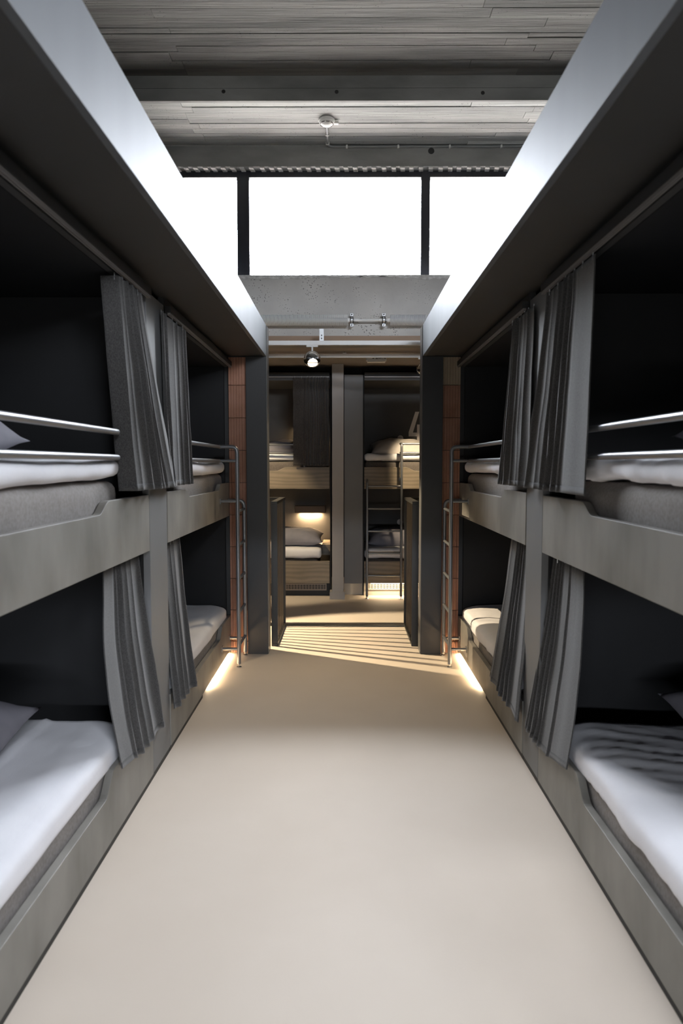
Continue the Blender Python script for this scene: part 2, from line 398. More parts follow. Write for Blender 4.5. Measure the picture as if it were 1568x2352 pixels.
# the clerestory window
win = thing('window_1', (.6, FY, WZ0), None, None, kind='structure'); win['label'] = 'long black-framed clerestory window with a white sky outside'
B().box(WX0, WX1, FY - .03, FY + .05, 4.062, 4.13).build('frame_rail', 'frame', win, bevel=.003)
B().box(WX0, WX1, FY - .03, FY + .05, 3.165, 3.206).build('frame_rail', 'frame', win, bevel=.003)
for x0, x1 in ((-.962, -.851), (.683, .764), (WX0, WX0 + .07), (WX1 - .07, WX1)):
    B().box(x0, x1, FY - .035, FY + .055, 3.165, 4.13).build('mullion', 'frame', win, bevel=.003)
for x0, x1 in ((WX0 + .07, -.962), (-.851, .683), (.764, WX1 - .07)):
    B().box(x0, x1, FY + .004, FY + .016, 3.2, 4.07).build('pane', 'glass', win)
for nm, (a0, a1, c0, c1), lb in (('fill_window_high', (RX0, RX1, RZ0, RZ1), 'unseen clerestory added behind the viewpoint for its light'), ('fill_window_low', (LX0, LX1, LZ0, LZ1), 'unseen low window added behind the viewpoint for its light')):
    wn = thing(nm, ((a0 + a1) / 2, -2.24, c0), lb, None, kind='structure'); md_ = (a0 + a1) / 2
    for x0, x1 in ((a0, a0 + .05), (md_ - .03, md_ + .03), (a1 - .05, a1)): B().box(x0, x1, -2.27, -2.21, c0, c1).build('mullion', 'frame', wn)
    for z0, z1 in ((c0, c0 + .05), (c1 - .05, c1)): B().box(a0, a1, -2.27, -2.21, z0, z1).build('frame_rail', 'frame', wn)
    for x0, x1 in ((a0 + .05, md_ - .03), (md_ + .03, a1 - .05)): B().box(x0, x1, -2.246, -2.234, c0 + .05, c1 - .05).build('pane', 'glass', wn)

# dropped fascias over the two bunk rows, and the jambs that end the aisle
for sd, nm, wd in ((-1, 'trim_2', 'left'), (1, 'trim_3', 'right')):
    t = thing(nm, (sd * .75, 2.5, 2.34), None, None, kind='structure'); t['label'] = 'grey fascia board and dark soffit above the %s bunk row' % wd
    B().box(sd * .605, sd * .63, -.4, DY0, 2.34, 2.578).build('fascia_board', 'fascia', t, bevel=.002)
    B().box(sd * .63, sd * .935, -.4, DY0, 2.342, 2.362).build('soffit_board', 'soffit', t)
    B().box(sd * .63, sd * R3, -.4, DY1, 2.55, 2.576).build('lid_board', 'soffit', t)
for sd, nm, wd in ((-1, 'trim_4', 'left'), (1, 'trim_5', 'right')):
    t = thing(nm, (sd * .68, 5.7, 0), None, None, kind='structure'); t['label'] = 'dark %s jamb panel at the end of the aisle' % wd
    B().box(sd * .606, sd * .765, DY0, DY1, 0, 2.339).build('jamb_panel', 'jamb', t, bevel=.002)
    B().box(sd * .606, sd * .765, DY0 + .004, DY1, 2.342, 2.578).build('jamb_head', 'jamb', t, bevel=.002)
    B().box(sd * .6015, sd * .6055, DY0 + .01, DY1, 0, 2.575).build('edge_strip', 'jamb_edge', t, label='pale metal edge strip')
    B().box(sd * .765, sd * R3, 5.71, DY1, 0, 2.55).build('wall_partition_%s' % wd, 'jamb', kind='structure')

# ------------------------------------------------------------------ clay block pillars
ROW = .2535; gx = [(-.07, 0)]
gp = [(0, .05), (0, 0)]
for i in range(6):
    q = .012 + i * .0215
    gp += [(q, 0), (q + .003, .004), (q + .006, 0)]
gp += [(.139, 0), (.139, .05)]
for sd, wd in ((-1, 'left'), (1, 'right')):
    t = thing('brick_pillar', (sd * .835, 5.69, 0), 'grooved terracotta clay block pillar between %s jamb and bunk ladder' % wd, 'pillar', 'clay block pillars')
    me = None
    for k in range(10):
        z0 = -.16 + k * ROW; z1 = min(z0 + ROW, 2.34); z0 = max(0, z0)
        b = B(); b.prism(gp, lambda x, y: (sd * (.766 + x), 5.66 + y, z0 + .002), lambda x, y: (sd * (.766 + x), 5.66 + y, z1 - .002))
        o = b.build('brick', 'brick_pale' if (sd > 0 and k == 9) else 'brick', t)
        if sd > 0 and k == 9: o['label'] = 'pale beige topmost block'

# ------------------------------------------------------------------ bunks
def scurve(a, za, c, zc, k=8):
    return [(a + (c - a) * i / k, za + (zc - za) * (.5 - .5 * math.cos(math.pi * i / k))) for i in range(k + 1)]
def front_poly(s0, s1, zb_, zt, zn, n0, n1):
    """board outline with a lowered notch between n0 and n1 (None = runs off that end)"""
    p = [(s0, zb_), (s1, zb_)]
    p += [(s1, zt)] + scurve(n1 + .06, zt, n1 - .06, zn)
    if n0 is None: p += [(s0, zn)]
    else: p += scurve(n0 + .06, zn, n0 - .06, zt) + [(s0, zt)]
    return p
XB = 1.88                                            # back of the bunks
def bunk(sd, y0, y1, n0, n1, label):
    t = thing('bunk_bed', (sd * 1.4, (y0 + y1) / 2, 0), label, 'bunk bed', 'bunk beds along the aisle')
    for zb_, zt, zn in ((1.10, 1.362, 1.314), (.032, .305, .222)):
        b = B(); b.prism(front_poly(y0 + .005, y1 - .005, zb_, zt, zn, n0, n1), lambda s, z: (sd * A, s, z), lambda s, z: (sd * (A + .03), s, z))
        b.build('front_board', 'panel', t, bevel=.002)
    B().box(sd * .936, sd * XB, y0 + .03, y1 - .03, 1.101, 1.20).build('platform', 'dark', t)
    B().box(sd * .936, sd * XB, y0 + .03, y1 - .03, .05, .15).build('platform', 'dark', t)
    ye = 4.55 if y0 > 3 else y1
    B().box(sd * .913, sd * .934, y0 + .004, ye, 0, .05).build('kick_board', 'kick', t)
    if y0 > 3: B().box(sd * .955, sd * .975, ye + .001, y1 - .03, 0, .05).build('kick_board', 'kick', t)
    B().box(sd * XB, sd * (XB + .02), y0, y1, 0, 2.34).build('back_panel', 'dark', t)
    for ya in ((y0, y1 - .029) if y0 > 3 else (y1 - .029,)): B().box(sd * .937, sd * XB, ya, ya + .029, 0, 2.258).build('end_panel', 'dark', t)
    B().box(sd * .937, sd * XB, y0, y1, 2.26, 2.33).build('roof_panel', 'dark', t)
    B().box(sd * (A + .004), sd * .936, y0, y1, 2.262, 2.341).build('header_board', 'soffit', t)
    return t
NY0, NY1, FY0, FY1 = 1.0, 3.335, 3.672, 5.655
RNY1, RFY0 = 3.275, 3.572
LB = bunk(-1, NY0, NY1, None, 2.71, 'grey plywood two-tier bunk in the left foreground, its near end cut off')
LF = bunk(-1, FY0, FY1, 4.16, 5.22, 'grey plywood two-tier bunk on the left, beside the far ladder')
RB = bunk(1, NY0, RNY1, None, 2.68, 'grey plywood two-tier bunk in the right foreground, its near end cut off')
RF = bunk(1, RFY0, FY1, 4.10, 5.21, 'grey plywood two-tier bunk on the right, beside the far ladder')
for sd, ya, yb, wd in ((-1, NY1, FY0, 'left'), (1, RNY1, RFY0, 'right')):
    dv = B().box(sd * (A + .002), sd * .96, ya + .006, yb - .006, .032, 2.30).build('divider_panel', 'post', bevel=.002, label='tall grey divider panel between the two %s bunks' % wd, cat='panel', group='divider panels between bunks')
    B().box(sd * .913, sd * .95, ya + .001, yb - .001, 0, .0318).build('kick_board', 'kick', dv)

# curtain tracks
tracks = 'curtain tracks over the upper bunks'
for sd, y0, y1, lb in ((-1, NY0, NY1, 'thin pale curtain track above the near left upper bunk'), (-1, FY0, FY1, 'thin pale curtain track above the far left upper bunk'),
                       (1, NY0, RNY1, 'thin pale curtain track above the near right upper bunk'), (1, RFY0, FY1, 'thin pale curtain track above the far right upper bunk')):
    b = B(); b.prism([(.877, 2.262), (.877, 2.250), (.882, 2.250), (.882, 2.256), (.886, 2.256), (.886, 2.250), (.892, 2.250), (.892, 2.262)], lambda x, z: (sd * x, y0 + .01, z + .005), lambda x, z: (sd * x, y1 - .02, z + .005))
    tr_ = b.build('curtain_track', 'track', label=lb, cat='curtain rail', group=tracks)
    B().box(sd * .874, sd * A, y0 + .01, y1 - .02, 2.268, 2.30).build('bracket', 'kick', tr_)
for sd, y0, y1, lb in ((-1, NY0, NY1, 'hidden curtain track under the near left upper bunk'), (-1, FY0, FY1, 'hidden curtain track under the far left upper bunk'),
                       (1, NY0, RNY1, 'hidden curtain track under the near right upper bunk'), (1, RFY0, FY1, 'hidden curtain track under the far right upper bunk')):
    B().box(sd * .942, sd * .958, y0 + .04, y1 - .04, 1.086, 1.101).build('curtain_track', 'track', label=lb, cat='curtain rail', group='curtain tracks under the upper bunks')

# ------------------------------------------------------------------ curtains in the aisle
def aisle(sd, x0):
    return lambda s, o, z: (sd * (x0 - o), s, z)
G = 'grey curtains of the aisle bunks'
curtain(aisle(-1, .886), (2.86, 3.22), (2.96, 3.74), 2.243, lambda u: 1.392 - .004 * u, 6, .014, .024, 3, 'curtain', lead=(0, .024), lead_in=.07,
        label='grey pleated curtain of the near left upper bunk, swept over the divider', cat='curtain', group=G)
curtain(aisle(-1, .886), (4.06, 3.53), (4.17, 3.60), 2.243, lambda u: 1.392, 6, .013, .02, 5, 'curtain', lead=(0, .004),
        label='grey pleated curtain of the far left upper bunk, half behind another', cat='curtain', group=G)
curtain(aisle(1, .886), (2.59, 3.17), (2.60, 3.44), 2.243, lambda u: 1.388 + .004 * u, 6, .013, .02, 8, 'curtain', lead=(0, .014), broad=.3,
        label='grey curtain of the near right upper bunk with a broad flat leading panel', cat='curtain', group=G)
curtain(aisle(1, .886), (3.84, 3.42), (4.11, 3.48), 2.243, lambda u: 1.392, 6, .012, .018, 9, 'curtain', lead=(0, .004),
        label='grey pleated curtain of the far right upper bunk, in shadow', cat='curtain', group=G)
curtain(aisle(-1, .952), (2.82, 3.31), (2.80, 3.46), 1.083, lambda u: .285 - .055 * min(1, u * 1.8), 6, .012, .02, 14, 'curtain', lead=(0, .066), broad=.2, bulge=-.07,
        label='grey curtain of the near left lower bunk, its hem corner pointing down', cat='curtain', group=G)
curtain(aisle(-1, .952), (4.14, 3.69), (4.14, 3.655), 1.083, lambda u: .215 + .02 * u, 5, .012, .022, 15, 'curtain', lead=(0, .075),
        label='grey gathered curtain of the far left lower bunk', cat='curtain', group=G)
curtain(aisle(1, .952), (2.83, 3.25), (2.79, 3.45), 1.083, lambda u: .29 - .065 * min(1, u * 2), 6, .012, .018, 17, 'curtain', lead=(0, .066), broad=.34, bulge=-.05,
        label='grey curtain of the near right lower bunk with a wide smooth panel', cat='curtain', group=G)
curtain(aisle(1, .952), (4.08, 3.59), (4.24, 3.52), 1.083, lambda u: .235 - .02 * u, 6, .012, .02, 19, 'curtain', lead=(0, .08),
        label='grey finely pleated curtain of the far right lower bunk', cat='curtain', group=G)

# ------------------------------------------------------------------ bedding
def bed(sd, y0, y1, up, wd, where, seed):
    zb_ = 1.201 if up else .151
    zt = 1.438 if up else .312
    soft(sd * .942, sd * 1.86, y0, y1, zb_, zt, .05 if up else .03, seed, .006, fq=4).build('mattress', 'jersey', smooth='all',
        label='mattress in grey jersey on the %s %s bunk' % (where, wd), cat='mattress', group='aisle mattresses')
    ridge = lambda p: .012 * noise.noise(Vector((p.x * 2.5, p.y * 1.2, seed)))
    def crease(p):                                   # pressed folds along the left duvets, rumples across the right ones
        if sd < 0:
            e = noise.noise(Vector((p.y * 1.3, seed, 2))) * .012
            c = .006 * math.exp(-((p.x + 1.27 + e) / .016) ** 2) + .004 * (1 if p.x < -1.27 - e else 0)
            return c + .007 * max(0, noise.noise(Vector((p.x * 9, p.y * 2.2, seed + 4))))
        w_ = abs(noise.noise(Vector((p.x * 1.8 + p.y * 2.0, p.y * 11 + p.x * 3.2, seed))))
        return .0055 * (max(0, .32 - w_) / .32) ** 1.4
    x0 = .918 if up else .925
    z0, z1 = (1.44, 1.525) if up else (.296, .405)
    if not up:                                       # droops over the mattress edge towards the aisle
        sag = lambda p: (-.03 * max(0, 1 - (abs(p.x) - x0) / .14) ** 2) + ridge(p) + crease(p)
    else: sag = lambda p: ridge(p) + .5 * crease(p)
    st = (1, .55, 1) if sd < 0 else (.7, 1.7, 1)
    soft(sd * x0, sd * 1.84, y0 + .02, y1 - .01, z0 if up else .314, z1, .038 if up else .024, seed + 3, .011 if up else .006, res=.022, fq=3.2, st=st, sag=sag).build('duvet', 'sheet', smooth='all',
        label='white duvet on the %s %s bunk' % (where, wd), cat='duvet', group='aisle duvets')
for sd, wd in ((-1, 'left'), (1, 'right')):
    ye = (3.0, 2.97)[sd > 0]
    bed(sd, 1.06, ye, True, wd + ' upper', 'near', 20 + sd); bed(sd, 1.06, ye + .04, False, wd + ' lower', 'near', 24 + sd)
    bed(sd, 3.74, 5.56, True, wd + ' upper', 'far', 28 + sd); bed(sd, 3.74, 5.60, False, wd + ' lower', 'far', 32 + sd)
GP = 'grey pillows of the aisle bunks'
pillow('pillow', (-1.34, 2.10, 1.60), .62, .66, .24, (0, .06, .12), 1, 'pillow', label='grey-blue pillow on the near left upper bunk behind the rails', cat='pillow', group=GP)
pillow('pillow', (1.37, 2.13, 1.61), .62, .62, .22, (0, -.04, -.2), 2, 'pillow', label='grey-blue pillow tip on the near right upper bunk behind the rails', cat='pillow', group=GP)
pillow('pillow', (-1.47, 2.46, .51), .60, .66, .19, (.06, .0, .12), 3, 'pillow', label='grey-lavender pillow on the near left lower bunk', cat='pillow', group=GP)
pillow('pillow', (1.58, 2.62, .515), .60, .62, .2, (.1, -.0, -.1), 4, 'pillow', label='grey-lavender pillow corner on the near right lower bunk', cat='pillow', group=GP)

# ------------------------------------------------------------------ ladders with guard rails
def ladder(mp, s0, s1, dr, rail_end, dz, label, axis_out):
    base = mp((s0 + s1) / 2, .125, 0)
    t = thing('bunk_ladder', base, label, 'ladder', 'tubular bunk ladders')
    r = .0145
    B().tube([mp(*p) for p in path((s0, .125, .03), (s0, .125, 1.632 + dz), (s0, -.005, 1.632 + dz), r=.045)], r).build('stile', 'tube', t, smooth=True)
    B().tube([mp(*p) for p in path((s1, .125, .03), (s1, .125, 1.225 + dz), (s1, .0, 1.225 + dz), r=.05)], r).build('stile', 'tube', t, smooth=True)
    for k in range(5):
        z = .16 + .25 * k + dz
        B().tube([mp(s0, .125, z), mp(s1, .125, z)], .011).build('rung', 'tube', t, smooth=True)
    for z in (1.632 + dz, 1.53 + dz):
        e = rail_end
        B().tube([mp(*p) for p in path((s0 + dr * -.012, -.005, z), (e, -.005, z), (e, -.02, z), r=.012)], .0125).build('guard_rail', 'tube', t, smooth=True)
    B().tube([mp(s0, .125, 1.53 + dz), mp(s0, -.005, 1.53 + dz)], .0115).build('rail_stub', 'tube', t, smooth=True)
    for s_, z in ((s0, 1.235 + dz), (s0, .14 + dz), (s1, .14 + dz)):
        bk = B().tube([mp(s_, .125, z), mp(s_, .004, z)], .011).build('bracket', 'tube', t, smooth=True)
        a, c = mp(s_ - .02, .006, z - .02), mp(s_ + .02, .0005, z + .02)
        B().box(a[0], c[0], a[1], c[1], a[2], c[2]).build('wall_plate', 'tube', bk)
    for s_ in (s0, s1):
        c = mp(s_, .125, 0)
        B().lathe([(0, 0), (0, .019), (.008, .019), (.012, .008), (.032, .008), (.032, 0)], c, (0, 0, 1), 16).build('foot', 'chrome', t, smooth=True, label='chrome levelling foot')
for sd, wd in ((-1, 'left'), (1, 'right')):
    mp = (lambda q: lambda s, o, z: (q * (A - o), s, z))(sd)
    ladder(mp, 5.24, 5.58, -1, 4.02, 0, 'grey tubular ladder with guard rails in front of the %s clay block pillar' % wd, sd)
    ladder(mp, 1.42, 1.08, 1, (2.90, 2.82)[sd > 0], 0, 'shiny grey guard rails of the near %s upper bunk' % wd, sd)

# warm light strips under the ladder ends of the lower boards
def led(x0, x1, y0, y1, z, label, power, nrm=(0, 0, -1)):
    o = B().box(x0, x1, y0, y1, z, z + .006).build('light_strip', 'warm_led', label=label, cat='light strip', group='warm light strips under the bunks')
    l = bpy.data.lights.new('strip_light', 'AREA'); l.shape = 'RECTANGLE'; l.size = abs(x1 - x0); l.size_y = y1 - y0; l.energy = power; l.color = (1, .78, .5)
    q = bpy.data.objects.new('strip_light', l); COL.objects.link(q); q.parent = o; q.location = (0, 0, -.003)
    return o
for sd, wd in ((-1, 'left'), (1, 'right')):
    led(sd * .915, sd * .935, 4.75, 5.62, .022, 'warm light strip under the %s lower bunk board by the ladder' % wd, 5.0)

# ------------------------------------------------------------------ slatted balustrades
def balustrade(x0, x1, y0, y1, along_y, n, label):
    t = thing('balustrade', ((x0 + x1) / 2, (y0 + y1) / 2, 0), label, 'balustrade', 'slatted balustrades')
    B().box(x0, x1, y0, y1, 1.178, 1.202).build('top_cap', 'balustrade', t, bevel=.002)
    B().box(x0, x1, y0, y1, .0, .022).build('bottom_rail', 'balustrade', t, bevel=.002)
    ends = ((x0, x1, y0, y0 + .012), (x0, x1, y1 - .012, y1)) if along_y else ((x0, x0 + .012, y0, y1), (x1 - .012, x1, y0, y1))
    for e in ends: B().box(*e, .0225, 1.1775).build('end_post', 'balustrade', t)
    for k in range(n):
        q = (k + 1) / (n + 1)
        if along_y: yc = y0 + (y1 - y0) * q; xm = (x0 + x1) / 2; e = (xm - .011, xm + .011, yc - .0065, yc + .0065)
        else: xc = x0 + (x1 - x0) * q; e = (xc - .0065, xc + .0065, y0 + .009, y1 - .009)
        B().box(*e, .0225, 1.1775).build('slat', 'slat', t)
balustrade(-.602, -.55, 5.87, 6.66, True, 8, 'dark metal balustrade with upright slats left of the striped floor')
balustrade(.556, .610, 5.87, 6.66, True, 8, 'dark metal balustrade with upright slats right of the striped floor')
balustrade(-1.5, -.604, 6.62, 6.66, False, 9, 'dark balustrade running off behind the left jamb')
balustrade(.612, 1.5, 6.62, 6.66, False, 9, 'dark balustrade running off behind the right jamb')

# ------------------------------------------------------------------ far room shell
B().box(-R3, R3, WY - .0, 9.4, 2.608, 2.646).build('ceiling_far', 'far_ceiling', kind='structure', label='brownish ceiling of the far room')
B().box(-R3, R3, WY - .012, WY + .0, 2.606, 2.648).build('trim_6', 'wood_edge', kind='structure', label='brown wood edge strip under the concrete wall')
B().box(-R3, R3, WY + .03, 6.84, 2.598, 2.608).build('trim_7', 'far_wall', kind='structure', label='grey soffit strip behind the first spotlight track')
B().box(-R3, R3, 9.3, 9.42, 0, 2.65).build('wall_end', 'dark', kind='structure')

# finned heating pipes on the concrete wall
FZ, FYc = 2.768, 6.40
def finned(x0, x1, label):
    t = thing('finned_radiator', ((x0 + x1) / 2, FYc, FZ - .05), label, 'radiator', 'finned tube radiators')
    B().tube([(x0, FYc, FZ), (x1, FYc, FZ)], .019, 14).build('core_pipe', 'white_metal', t, smooth=True)
    b = B(); x = x0 + .03
    while x < x1 - .03:
        b.lathe([(0, .0192), (0, .049), (.0042, .049), (.0042, .0192)], (x, FYc, FZ), (1, 0, 0), 16); x += .0085
    b.build('fins', 'fin_metal', t, kind='stuff')
finned(-1.6, .066, 'white finned heating pipe left of the clamps on the concrete wall')
finned(.372, 2.0, 'white finned heating pipe right of the clamps on the concrete wall')
t = thing('connecting_pipe', (.22, FYc, FZ), 'thin white pipe joining the two finned radiators', 'pipe')
B().tube([(.06, FYc, FZ), (.38, FYc, FZ)], .0085, 12).build('pipe', 'white_metal', t, smooth=True)
for x in (.105, .325): B().lathe([(-.02, .009), (-.02, .014), (.02, .014), (.02, .009)], (x, FYc, FZ), (1, 0, 0), 12).build('coupling', 'white_metal', t, smooth=True)
for x, wd in ((.064, 'left'), (.345, 'right')):
    t = thing('pipe_clamp', (x, 6.45, FZ - .06), '%s zinc pipe clamp with black rubber on the concrete wall' % wd, 'clamp', 'pipe clamps')
    B().lathe([(-.014, .020), (-.014, .028), (.014, .028), (.014, .020), (-.014, .020)], (x, FYc, FZ), (1, 0, 0), 18).build('rubber_ring', 'rubber', t, smooth=True)
    B().lathe([(-.008, .028), (-.008, .032), (.008, .032), (.008, .028), (-.008, .028)], (x, FYc, FZ), (1, 0, 0), 18).build('clamp_band', 'zinc', t, smooth=True)
    for q in (-1, 1): 
        B().box(x - .016, x + .016, FYc - .012, FYc + .012, FZ + q * .031, FZ + q * .058).build('clamp_ear', 'zinc', t, bevel=.003)
        B().tube([(x, FYc, FZ + q * .045), (x, FYc - .018, FZ + q * .045)], .007, 6).build('screw', 'chrome', t)
    B().tube([(x, FYc + .03, FZ), (x, WY, FZ)], .005, 8).build('threaded_rod', 'zinc', t, smooth=True)

# spotlight tracks and chrome ball spotlights
def track(y, z, label, br):
    t = thing('spotlight_track', (0, y, z), label, 'track', 'white spotlight tracks')
    b = B(); b.prism([(-.018, 0), (-.008, 0), (-.008, .012), (.008, .012), (.008, 0), (.018, 0), (.018, .036), (-.018, .036)], lambda p, q: (-3.2, y + p, z + q), lambda p, q: (3.2, y + p, z + q))
    b.build('rail', 'white_metal', t)
    for x, zt in br:
        hb = B().box(x - .018, x + .018, y - .012, y + .012, z + .0362, zt).build('hanger', 'zinc', t)
        for q in range(2): B().box(x - .004, x + .004, y - .0135, y - .0122, z + .05 + .025 * q, z + .062 + .025 * q).build('slot', 'kick', hb)
    return t
T1Y, T1Z, T2Y, T2Z = 6.2, 2.518, 7.15, 2.553
track(T1Y, T1Z, 'white spotlight track close under the concrete wall', [(-.194, 2.655)])
track(T2Y, T2Z, 'beige-lit spotlight track further back under the ceiling', [(-2.0, 2.608), (2.0, 2.608), (0, 2.6)])
def spot(x, y, z, aim, r, energy, cone, label, blend=.4, soft_=.03, face=None):
    """chrome ball on a stem; z = underside of its track; aim = world point"""
    c = Vector((x, y, z - .045 - r)); d = (Vector(aim) - c).normalized(); f = (Vector(face) - c).normalized() if face else d
    t = thing('spotlight', (x, y, z), label, 'spotlight', 'chrome ball spotlights')
    B().box(x - .05, x + .05, y - .014, y + .014, z - .016, z - .0005).build('adapter', 'white_metal', t, bevel=.003)
    B().tube([(x, y, z - .016), (x, y, c.z + r * .96)], .0075, 10).build('stem', 'white_metal', t, smooth=True)
    ca = math.radians(37); pr = [(-r * math.cos(q), r * math.sin(q)) for q in (i / 22 * (math.pi - ca) for i in range(23))]
    hd = B().lathe(pr + [(r * math.cos(ca) - .012, r * math.sin(ca) - .006)], c, f, 32).build('ball_shade', 'chrome', t, smooth=True)
    ln = B().lathe([(r * math.cos(ca) - .014, 0), (r * math.cos(ca) - .014, r * math.sin(ca) - .006)], c, f, 28).build('lens', 'warm_lens', hd)
    bar = f.orthogonal().normalized() if abs(f.z) > .98 else Vector((0, 0, 1)).cross(f).normalized()
    p = c + f * (r * math.cos(ca) - .006); B().tube([p - bar * r * .62, p + bar * r * .62], .0035, 8).build('lens_bar', 'chrome', hd)
    l = bpy.data.lights.new('spot_light', 'SPOT'); l.energy = energy; l.spot_size = math.radians(cone); l.spot_blend = blend; l.shadow_soft_size = soft_; l.color = (1, .80, .53)
    q = bpy.data.objects.new('spot_light', l); COL.objects.link(q); q.parent = t
    q.location = (c + f * (r + .012)) - Vector((x, y, z)); q.rotation_euler = d.to_track_quat('-Z', 'Y').to_euler()
spot(-.275, T1Y, T1Z, (0, 4.3, 0), .072, 60, 75, 'chrome ball spotlight facing the camera under the white track', blend=.9, soft_=.06, face=(-.05, 4.7, 1.0))
spot(.775, T2Y, T2Z, (1.15, 8.2, 1.5), .068, 110, 58, 'chrome ball spotlight half hidden by the right jamb')
spot(-1.45, T2Y, T2Z, (-1.2, 8.1, 1.15), .068, 110, 62, 'chrome ball spotlight behind the left jamb')
spot(-2.13, 6.56, 2.598, (.26, 5.82, .0), .068, 600, 50, 'chrome ball spotlight shining through the left balustrade', soft_=.018, blend=.25)

# ceiling sign in the far room: pictures too small to read
t = thing('ceiling_sign', (.32, 7.5, 2.56), 'small pale plate with dark marks under the far ceiling', 'sign')
B().box(.222, .432, 7.46, 7.54, 2.572, 2.6075).build('body', 'plastic', t, bevel=.003)
B().box(.235, .42, 7.45, 7.55, 2.556, 2.5715).build('lens', 'plastic', t, bevel=.002)
for x0, x1, z0, z1 in ((.285, .305, 2.588, 2.596), (.318, .342, 2.587, 2.595), (.345, .375, 2.590, 2.598), (.375, .4, 2.588, 2.592), (.405, .425, 2.588, 2.597)):
    B().box(x0, x1, 7.4585, 7.4605, z0, z1).build('mark', 'mark', t)

# ------------------------------------------------------------------ far room: column, bunks, bedding
t = thing('column', (-.074, 8.02, 0), 'square grey column standing in front of the far bunks', 'column')
B().box(-.139, -.010, 7.97, 8.1, .0, 2.607).build('shaft', 'column', t, bevel=.003)
b = B(); b.box(-.166, -.1392, 7.95, 8.12, 0, .085).box(-.0098, .004, 7.95, 8.12, 0, .085).box(-.166, .004, 7.945, 7.9698, 0, .085); b.build('base_board', 'column', t, bevel=.003)
PY = 8.1
def far_bunk(x0, x1, n0, n1, label, kick_m, flip):
    t = thing('bunk_bed', ((x0 + x1) / 2, 8.55, 0), label, 'bunk bed', 'bunk beds in the far room')
    for zb_, zt, zn in ((1.231, 1.476, 1.434), (.156, .41, .368)):
        pts = front_poly(x0, x1, zb_, zt, zn, n0, n1) if not flip else front_poly(-x1, -x0, zb_, zt, zn, -n1 if n1 is not None else None, -n0)
        q = (lambda yy: (lambda s, z: ((-s if flip else s), yy, z)))
        B().prism(pts, q(PY), q(PY + .03)).build('front_board', 'far_panel', t, bevel=.003)
    B().box(x0, x1, PY + .031, 9.0, 1.232, 1.33).build('platform', 'dark', t)
    B().box(x0, x1, PY + .031, 9.0, .16, .26).build('platform', 'dark', t)
    B().box(x0, x1, 8.2, 8.22, 0, .158).build('kick_board', kick_m, t)
    B().box(x0, x1, 9.03, 9.05, 0, 2.6).build('back_panel', 'far_back', t)
    B().box(x0, x1, PY + .02, 9.03, 2.445, 2.50).build('roof_panel', 'far_back', t)
    B().box(x0, x1, PY, PY + .018, 2.484, 2.53).build('header_board', 'soffit', t)
    return t
M['far_back'] = mk('far_back_laminate', (.068, .064, .061), (.075, .071, .068), scale=3, rough=.6)
FL = far_bunk(-2.2, -.168, -2.0, -.71, 'far room bunk left of the column with a drawn curtain', 'kick', False)
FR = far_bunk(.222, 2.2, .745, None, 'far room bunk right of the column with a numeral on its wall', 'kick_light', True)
B().box(-.164, -.150, 8.1, 9.03, 0, 2.5).build('end_panel', 'dark', FL)
B().box(.2, .2215, 8.1, 9.03, .158, 2.5).build('end_panel', 'dark', FR)
B().box(-.004, .206, 8.095, 8.115, .156, 2.505).build('divider_panel', 'post', bevel=.002, label='grey panel beside the column, stopping above the floor', cat='panel')
B().box(-.15, .21, 8.26, 8.28, 0, .2).build('baseboard_far', 'kick_light', kind='structure')
B().box(-.149, .199, 8.32, 8.34, .15, 2.608).build('wall_niche', 'dark', kind='structure')
for x0, x1, lb in ((-2.19, -.17, 'thin curtain track over the far left upper bunk beyond the column'), (.224, 2.19, 'thin curtain track over the far room right upper bunk')):
    B().box(x0, x1, PY - .018, PY - .002, 2.474, 2.484).build('curtain_track', 'track', label=lb, cat='curtain rail', group='curtain tracks in the far room')
curtain(lambda s, o, z: (s, PY - .025 - o, z), (-.573, -.172), (-.575, -.172), 2.474, lambda u: 1.492, 8, .045, .05, 31, 'far_curtain', inv=-1, lead=(0, .012), broad=.27,
        label='dark brown-grey curtain drawn across the far upper bunk left of the column', cat='curtain')
# vents in the kick boards
def vent(x0, x1, z0, z1, m, label):
    t = thing('vent_grille', ((x0 + x1) / 2, 8.19, z0), label, 'vent', 'vent grilles in the kick boards')
    y0, y1 = 8.186, 8.1995
    B().box(x0 + .006, x1 - .006, 8.196, 8.1995, z0 + .006, z1 - .006).build('back_plate', 'kick', t)
    for e in ((x0, x1, z0, z0 + .009), (x0, x1, z1 - .009, z1)): B().box(e[0], e[1], y0, y1, e[2], e[3]).build('frame_bar', m, t)
    for e in ((x0, x0 + .012), (x1 - .012, x1)): B().box(e[0], e[1], y0, y1, z0 + .009, z1 - .009).build('frame_bar', m, t)
    nb = 14; nl = 6
    for k in range(1, nb): x = x0 + (x1 - x0) * k / nb; B().box(x - .003, x + .003, y0 + .003, y1 - .004, z0 + .009, z1 - .009).build('upright', m, t)
    for k in range(1, nl): z = z0 + (z1 - z0) * k / nl; B().box(x0 + .012, x1 - .012, y0 + .002, y0 + .0045, z - .002, z + .002).build('louver', m, t)
M['vent_brown'] = mk('vent_brown', (.36, .30, .25), rough=.5)
vent(-.682, -.207, .060, .139, 'vent_brown', 'brown vent grille under the far left bunk')
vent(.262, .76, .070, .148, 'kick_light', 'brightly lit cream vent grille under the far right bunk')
led(.3, 2.1, 8.135, 8.15, .148, 'warm light strip under the far room right bunk', 6)
led(-2.1, -1.0, 8.135, 8.15, .148, 'warm light strip under the far room left bunk', 5)

